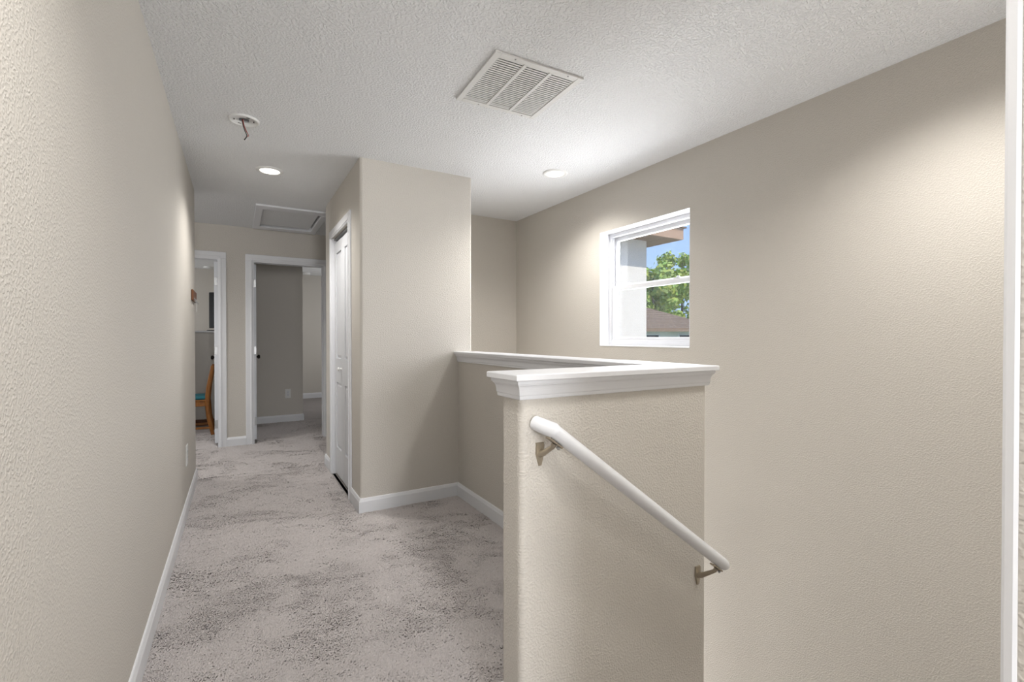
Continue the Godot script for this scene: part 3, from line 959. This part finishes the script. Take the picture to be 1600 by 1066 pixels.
func attic_hatch() -> void:
	var t := thing("attic_hatch", "white framed attic access panel in ceiling before the bedroom doors", "ceiling hatch", Vector3(0, CEIL, 0))
	var x0 := 0.15; var x1 := 0.795; var z0 := -5.975; var z1 := -4.9
	for b in [[x0, x1, z1 - 0.13, z1], [x0, x1, z0, z0 + 0.13], [x0, x0 + 0.064, z0 + 0.13, z1 - 0.13], [x1 - 0.064, x1, z0 + 0.13, z1 - 0.13]]:
		obj("frame_board", one_box(Vector3(b[0], -0.018, b[2]), Vector3(b[1], 0, b[3]), 0.003), M.trim, t)
	var p := obj("panel", one_box(Vector3(0.2105, 0.004, -5.80), Vector3(0.714, 0.02, -5.041), 0.002), M.knock, t)
	var s := tool()                                        # added lid closing the opening on the attic side, keeping the gap dark
	box(s, Vector3(0.15, 0.15, -5.9), Vector3(0.8, 0.17, -4.98))
	obj("added_attic_lid", done(s), M.galvanised, t)

func handrail() -> void:
	var t := thing("handrail", "white round wooden handrail on metal brackets sloping down the half wall", "handrail")
	var z := HALF_Z + 0.066
	var a := Vector3(0.795, 0.938, z)
	var b := Vector3(1.592, 0.345, z)
	var r := 0.0215
	var s := tool()
	var d := (b - a).normalized()
	tube(s, [a, a + d * 0.2, a + d * 0.5, b - d * 0.03, b - d * 0.008, b + d * 0.004, b + d * 0.008], [r, r, r, r, r * 0.93, r * 0.7, r * 0.3], 20)
	obj("rail", done(s), M.trim, t)
	s = tool()
	tube(s, [Vector3(0.772, 0.953, HALF_Z + 0.001), a + Vector3(0.0, 0.0, 0.0), a + d * 0.004], [r, r * 1.02, r * 1.02], 20)
	obj("wall_return", done(s), M.trim, t)
	for c in [[Vector3(0.79, 0.862, HALF_Z), 0.020], [Vector3(1.515, 0.306, HALF_Z), 0.035]]:
		var p: Vector3 = c[0]
		var k: float = (p.x + c[1] - a.x) / (b.x - a.x)
		var under: Vector3 = a.lerp(b, k) + Vector3(-0.012, -r - 0.004, 0)
		var br := Node3D.new()
		br.name = "bracket"
		t.add_child(br, true)
		s = tool()
		# pointed wall plate
		var pl := [Vector2(-0.014, 0.03), Vector2(0.014, 0.03), Vector2(0.015, -0.005), Vector2(0.004, -0.042), Vector2(-0.004, -0.042), Vector2(-0.015, -0.005)]
		var mid := p + Vector3(0, 0, 0.0025)
		for i in pl.size():
			var q: Vector2 = pl[i]
			var w: Vector2 = pl[(i + 1) % pl.size()]
			outq(s, mid, p + Vector3(q.x, q.y, 0), p + Vector3(w.x, w.y, 0), p + Vector3(w.x * 0.9, w.y * 0.95, 0.006), p + Vector3(q.x * 0.9, q.y * 0.95, 0.006))
			outt(s, mid, p + Vector3(0, 0, 0.006), p + Vector3(q.x * 0.9, q.y * 0.95, 0.006), p + Vector3(w.x * 0.9, w.y * 0.95, 0.006))
		obj("wall_plate", done(s), M.nickel, br)
		s = tool()
		tube(s, [p + Vector3(0, -0.005, 0.003), p + Vector3(0.004, 0.0, 0.018), Vector3(lerp(p.x, under.x, 0.55), lerp(p.y, under.y, 0.45), lerp(p.z, under.z, 0.7)), under + Vector3(-0.004, -0.012, -0.003), under + Vector3(0, -0.002, 0)], [0.011, 0.0095, 0.0075, 0.007, 0.009], 10)
		obj("arm", done(s), M.nickel, br)
		s = tool()
		var ang := atan2(d.y, d.x)
		box(s, Vector3(-0.03, -0.002, -0.011), Vector3(0.03, 0.004, 0.011), 0.0015, Transform3D(Basis(Vector3.BACK, ang), under))
		obj("saddle", done(s), M.nickel, br)
		s = tool()
		var scr := under + d * 0.018 + Vector3(-0.003, -0.004, 0.004)
		lathe(s, [Vector2(0.0001, -0.006), Vector2(0.004, -0.005), Vector2(0.006, -0.001), Vector2(0.006, 0.002)], scr, 12)
		obj("screw", done(s), M.steel, br)

# a duplex outlet; +z of the node faces the room
func outlet(called: String, label: String, at: Vector3, turn: float, w: float, h: float) -> void:
	var t := thing(called, label, "outlet", at, turn, "wall outlets")
	obj("plate", one_box(Vector3(-w / 2, -h / 2, 0), Vector3(w / 2, h / 2, 0.006), 0.003), M.plastic, t)
	for sg in [-1, 1]:
		var s := tool()
		box(s, Vector3(-0.017, sg * 0.021 - 0.015, 0.005), Vector3(0.017, sg * 0.021 + 0.015, 0.0085), 0.003)
		var r := obj("receptacle", done(s), M.trim, t)
		for q in [[-0.007, 0.004], [0.007, 0.004], [0.0, -0.008]]:
			obj("slot", one_box(Vector3(q[0] - 0.0015, sg * 0.021 + q[1] - 0.004, 0.008), Vector3(q[0] + 0.0015, sg * 0.021 + q[1] + 0.004, 0.009)), M.slot, r)
	var s2 := tool()
	s2.set_smooth_group(1)
	lathe(s2, [Vector2(0.0001, 0.0075), Vector2(0.003, 0.007), Vector2(0.0035, 0.005)], Vector3.ZERO, 10, Transform3D(Basis(Vector3.RIGHT, PI / 2), Vector3.ZERO))
	obj("screw", done(s2), M.steel, t)

func outlets() -> void:
	outlet("wall_outlet", "white duplex outlet low on the long hallway wall", Vector3(LEFT, 0.40, -3.91), PI / 2, 0.10, 0.14)
	outlet("wall_outlet", "white duplex outlet on the bedroom closet wall seen through doorway", Vector3(0.619, 0.407, -7.385), 0, 0.075, 0.13)

func key_rack() -> void:
	var t := thing("key_rack", "small brown wooden rack with hook on the end of hallway wall", "rack", Vector3(LEFT, 1.54, -4.52), PI / 2)
	obj("board", one_box(Vector3(-0.17, -0.045, 0), Vector3(0.17, 0.04, 0.016), 0.005), M.walnut, t)
	for x in [-0.11, 0.0, 0.11]:
		var s := tool()
		tube(s, [Vector3(x, -0.02, 0.014), Vector3(x, -0.03, 0.020), Vector3(x, -0.05, 0.022), Vector3(x, -0.058, 0.028), Vector3(x, -0.05, 0.033)], [0.0022, 0.0022, 0.0022, 0.0022, 0.003], 8)
		obj("hook", done(s), M.steel, t)
	obj("tag", one_box(Vector3(0.102, -0.12, 0.019), Vector3(0.118, -0.045, 0.021), 0.001), M.plastic, t)

func bedroom_things() -> void:
	# tall pale cabinet with the television on it
	var c := thing("tall_cabinet", "tall pale grey cabinet on a dark plinth in the bedroom", "cabinet", Vector3(-0.62, 0, -7.85))
	obj("plinth", one_box(Vector3(-0.53, 0, -0.2), Vector3(0.5, 0.09, 0.21), 0.002), M.walnut, c)
	obj("body", one_box(Vector3(-0.55, 0.09, -0.22), Vector3(0.52, 1.275, 0.22), 0.003), M.cabinet, c)
	obj("top", one_box(Vector3(-0.56, 1.275, -0.22), Vector3(0.53, 1.30, 0.235), 0.004), M.trim, c)
	for i in 2:
		var d := obj("door", one_box(Vector3(-0.545 + 0.533 * i, 0.10, 0.22), Vector3(-0.017 + 0.533 * i, 1.265, 0.236), 0.003), M.cabinet, c)
		obj("handle", one_box(Vector3(-0.06 + 0.08 * i, 0.62, 0.236), Vector3(-0.045 + 0.08 * i, 0.76, 0.25), 0.003), M.steel, d)
	var v := thing("television", "black flat television standing on the tall bedroom cabinet", "television", Vector3(-0.22, 1.30, -7.86), deg_to_rad(-42))
	obj("foot", one_box(Vector3(-0.13, 0, -0.07), Vector3(0.13, 0.012, 0.09), 0.004), M.screen, v)
	obj("neck", one_box(Vector3(-0.03, 0.01, -0.02), Vector3(0.03, 0.08, 0.0), 0.003), M.screen, v)
	obj("screen", one_box(Vector3(-0.16, 0.04, -0.012), Vector3(0.16, 0.55, 0.02), 0.006), M.screen, v)
	# wooden chair, side on, facing away from the doorway wall
	var h := thing("wooden_chair", "honey coloured wooden chair with teal cushion in the bedroom", "chair", Vector3(-0.50, 0, -7.03), deg_to_rad(0))
	obj("seat", one_box(Vector3(-0.22, 0.425, -0.2), Vector3(0.2, 0.445, 0.2), 0.006), M.wood, h)
	var s := tool()
	box(s, Vector3(-0.21, 0.446, -0.19), Vector3(0.19, 0.488, 0.19), 0.016)
	obj("cushion", done(s), M.teal, h)
	for sz in [-1, 1]:
		s = tool()
		box(s, Vector3(-0.205, 0, sz * 0.175 - 0.02), Vector3(-0.165, 0.425, sz * 0.175 + 0.02), 0.004)
		obj("leg", done(s), M.wood, h)
		s = tool()                                         # back leg and post in one sweep
		var zz: float = sz * 0.175
		tube(s, [Vector3(0.235, 0, zz), Vector3(0.19, 0.22, zz), Vector3(0.172, 0.43, zz), Vector3(0.19, 0.6, zz), Vector3(0.235, 0.86, zz)], [0.02, 0.023, 0.026, 0.024, 0.02], 8)
		obj("back_leg", done(s), M.wood, h)
		obj("apron", one_box(Vector3(-0.17, 0.365, zz - 0.01), Vector3(0.17, 0.425, zz + 0.01), 0.003), M.wood, h)
		obj("stretcher", one_box(Vector3(-0.17, 0.085, zz - 0.009), Vector3(0.21, 0.11, zz + 0.009), 0.003), M.wood, h)
	for r in [[0.60, 0.192], [0.80, 0.226]]:
		obj("back_rail", one_box(Vector3(r[1] - 0.011, r[0] - 0.03, -0.17), Vector3(r[1] + 0.011, r[0] + 0.03, 0.17), 0.004), M.wood, h)
	# low discs on the bedroom ceilings
	for a in [["flat round ceiling fixture in the bedroom with the chair", Vector3(-0.42, CEIL, -9.75)], ["flat round ceiling fixture in the bedroom with the outlet", Vector3(1.13, CEIL, -9.72)]]:
		var t := thing("ceiling_disc", a[0], "ceiling fixture", a[1], 0, "bedroom ceiling fixtures")
		s = tool()
		s.set_smooth_group(1)
		lathe(s, [Vector2(0.085, 0), Vector2(0.085, -0.022), Vector2(0.078, -0.03), Vector2(0.0001, -0.034)], Vector3.ZERO, 32)
		obj("body", done(s), M.plastic, t)

func outside() -> void:
	# ground
	var g := struct("ground", one_box(Vector3(-70, -3.1, -90), Vector3(110, -2.95, 60)), M.lawn, "grass around the houses outside the window", "lawn")
	struct("unseen_driveway", one_box(Vector3(3.0, -2.95, -4.4), Vector3(12, -2.93, 12)), M.drive, "unseen pale concrete drive below the window, placed to reflect sun upward", "unseen_driveway")  # out of view, kept pale to bounce sun up through the window
	# projecting wing of this house
	var wz := -4.52
	var wx := 4.74
	var sy := 2.5
	var t := thing("house_wing", "cream stucco wing of the house with brown eave outside the window", "building", Vector3.ZERO)
	obj("wall", one_box(Vector3(2.9, -2.95, -12.0), Vector3(wx, sy + 0.02, wz)), M.stucco, t)
	# soffit boards run out from the wall
	var o := 0.31
	var n := 9
	for i in n:
		var x0 := 2.78 + (wx + o - 2.78) * i / n
		var x1 := 2.78 + (wx + o - 2.78) * (i + 1) / n - 0.006
		obj("soffit_board", one_box(Vector3(x0, sy, wz + 0.0), Vector3(x1, sy + 0.02, wz + o)), M.soffit, t)
	for i in 12:
		var z1 := wz - 0.25 * i
		obj("soffit_board", one_box(Vector3(wx, sy, z1 - 0.244), Vector3(wx + o, sy + 0.02, z1)), M.soffit, t)
	obj("fascia", one_box(Vector3(2.78, sy - 0.006, wz + o), Vector3(wx + o + 0.02, sy + 0.15, wz + o + 0.02)), M.fascia, t)
	obj("fascia", one_box(Vector3(wx + o, sy - 0.006, -12.3), Vector3(wx + o + 0.02, sy + 0.15, wz + o)), M.fascia, t)
	var s := tool()
	var e := wx + o + 0.05
	var zf := wz + o + 0.05
	var yr := sy + 0.155
	var apex := Vector3(2.78, yr + 0.95, wz - 2.0)
	var c0 := Vector3(2.78, yr, zf); var c1 := Vector3(e, yr, zf); var c2 := Vector3(e, yr, -12.3)
	var ap2 := Vector3(2.78, yr + 0.95, -12.3)
	var md := Vector3(3.2, yr - 0.4, -7.0)
	outt(s, md, c0, c1, apex)
	outt(s, md, c1, c2, apex); outt(s, md, c2, ap2, apex)
	box(s, Vector3(2.78, yr - 0.012, -12.3), Vector3(e, yr, zf))
	obj("roof", done(s), M.shingle, t)
	neighbour()
	trees()

func frame_at(u: float, depth: float) -> Transform3D:
	# a spot on the ground plane 'depth' in front of the viewpoint, u across per unit depth; local x runs to the right
	var f := Vector3(sin(0.53), 0, -cos(0.53))
	var r := Vector3(cos(0.53), 0, sin(0.53))
	return Transform3D(Basis(r, Vector3.UP, -f), f * depth + r * u * depth)

func neighbour() -> void:
	var tr := frame_at(0.3285, 24.0)
	var t := thing("neighbour_house", "white house with brown shingled hip roof beyond the window", "house")
	t.transform = tr
	var x0 := -9.0; var x1 := 3.0; var dp := 8.0
	var ey := 1.66
	obj("wall", one_box(Vector3(x0 + 0.45, -2.95, -dp + 0.45), Vector3(x1 - 0.45, ey - 0.02, -0.45)), M.house, t)
	var s := tool()
	var rise := 1.62
	var a := Vector3(x0, ey, 0); var b := Vector3(x1, ey, 0); var c := Vector3(x1, ey, -dp); var d := Vector3(x0, ey, -dp)
	var r0 := Vector3(x0 + 4, ey + rise, -4); var r1 := Vector3(x1 - 4, ey + rise, -4)
	var md := Vector3((x0 + x1) / 2, ey - 1, -4)
	# courses of shingles, each proud of the one above
	var nc := 14
	for k in nc:
		var u := k / float(nc); var v := (k + 1) / float(nc)
		var up := Vector3(0, 0.025, 0)
		for side in [[a, b, r0, r1], [b, c, r1, r1], [d, a, r0, r0]]:
			var p0: Vector3 = side[0].lerp(side[2], u) + up; var p1: Vector3 = side[1].lerp(side[3], u) + up
			var q0: Vector3 = side[0].lerp(side[2], v); var q1: Vector3 = side[1].lerp(side[3], v)
			outq(s, md, p0, p1, q1, q0)
			outq(s, md, p0 - up, p1 - up, p1, p0)
	outq(s, md, c, d, r0, r1)
	obj("roof", done(s), M.shingle, t)
	s = tool()
	box(s, Vector3(x0, ey - 0.16, -0.02), Vector3(x1, ey, 0.02))
	box(s, Vector3(x1 - 0.02, ey - 0.16, -dp), Vector3(x1 + 0.02, ey, 0))
	obj("fascia", done(s), M.soffit, t)
	obj("soffit", one_box(Vector3(x0, ey - 0.03, -0.5), Vector3(x1, ey - 0.02, 0)), M.house, t)
	for w in [[-1.55, -0.25], [0.85, 2.3]]:
		s = tool()
		box(s, Vector3(w[0] - 0.08, -0.1, -0.45), Vector3(w[1] + 0.08, 1.4, -0.41))
		var win := obj("window", done(s), M.trim, t)
		var half: float = (w[0] + w[1]) / 2
		for q in [[w[0], half - 0.03], [half + 0.03, w[1]]]:
			obj("pane", one_box(Vector3(q[0], 0.0, -0.42), Vector3(q[1], 1.32, -0.40)), M.pane, win)

func trees() -> void:
	var spots := [
		[0.300, 40.0, 7.4, 2.3, "slender green tree beyond the neighbouring roof next to the stucco wing"],
		[0.362, 49.0, 10.2, 3.6, "large tall green tree rising above the neighbouring roof"],
		[0.440, 41.0, 7.6, 2.6, "broad green tree behind the far side of the neighbouring roof"],
		[0.215, 56.0, 7.0, 3.0, "green tree mostly hidden behind the cream stucco wing"],
	]
	for k in spots.size():
		var a: Array = spots[k]
		var tr := frame_at(a[0], a[1])
		var t := thing("leafy_tree", a[4], "tree", Vector3.ZERO, 0, "trees beyond the neighbouring roof")
		t.transform = tr
		t.position.y = -2.95
		var top: float = a[2] + 2.95
		var s := tool()
		tube(s, [Vector3(0, 0, 0), Vector3(0.1, 2, 0), Vector3(0, 4, 0.1), Vector3(0.05, top - 1.2, 0)], [0.28, 0.22, 0.17, 0.04], 8)
		for i in 5:
			var an := i * 1.3
			tube(s, [Vector3(0, 2.4 + i * 0.7, 0), Vector3(cos(an) * a[3] * 0.6, 3.6 + i * 0.8, sin(an) * a[3] * 0.6)], [0.1, 0.03], 6)
		obj("trunk", done(s), M.bark, t)
		var r := RandomNumberGenerator.new()
		r.seed = 100 + k
		var st := SurfaceTool.new()
		st.begin(Mesh.PRIMITIVE_TRIANGLES)
		# the crown: clumps of leaves on the branch ends
		for c in 46:
			var hh := r.randf_range(0.25, 1.0)
			var rad: float = a[3] * sin(clamp(hh, 0.0, 1.0) * 2.4 + 0.35) * sqrt(r.randf())
			var an := r.randf() * TAU
			var ctr := Vector3(cos(an) * rad, lerp(2.6, top - 0.5, hh), sin(an) * rad)
			var cr := r.randf_range(0.6, 1.1)
			for i in 150:
				var dir := Vector3(r.randfn(), r.randfn() * 0.8, r.randfn()).normalized()
				var p := ctr + dir * cr * pow(r.randf(), 0.4)
				var w := r.randf_range(0.09, 0.17)
				var ax := (dir + Vector3(r.randfn(), r.randfn(), r.randfn()) * 0.6).normalized()
				var sd := ax.cross(Vector3(r.randfn(), r.randfn(), r.randfn())).normalized()
				var u2 := ax.cross(sd).normalized()
				var g := r.randf_range(0.75, 1.2)
				var col := Color(0.38 * g * r.randf_range(0.8, 1.25), 0.50 * g, 0.10 * g)
				st.set_color(col)
				var pts := [p - u2 * w * 1.5, p + sd * w + ax * w * 0.2, p + u2 * w * 1.5, p - sd * w + ax * w * 0.2]
				st.set_normal(ax)
				for q in [0, 2, 1, 0, 3, 2]: st.add_vertex(pts[q])
		var fo := obj("foliage", st, M.leaf, t)
		fo.set_meta("kind", "stuff")
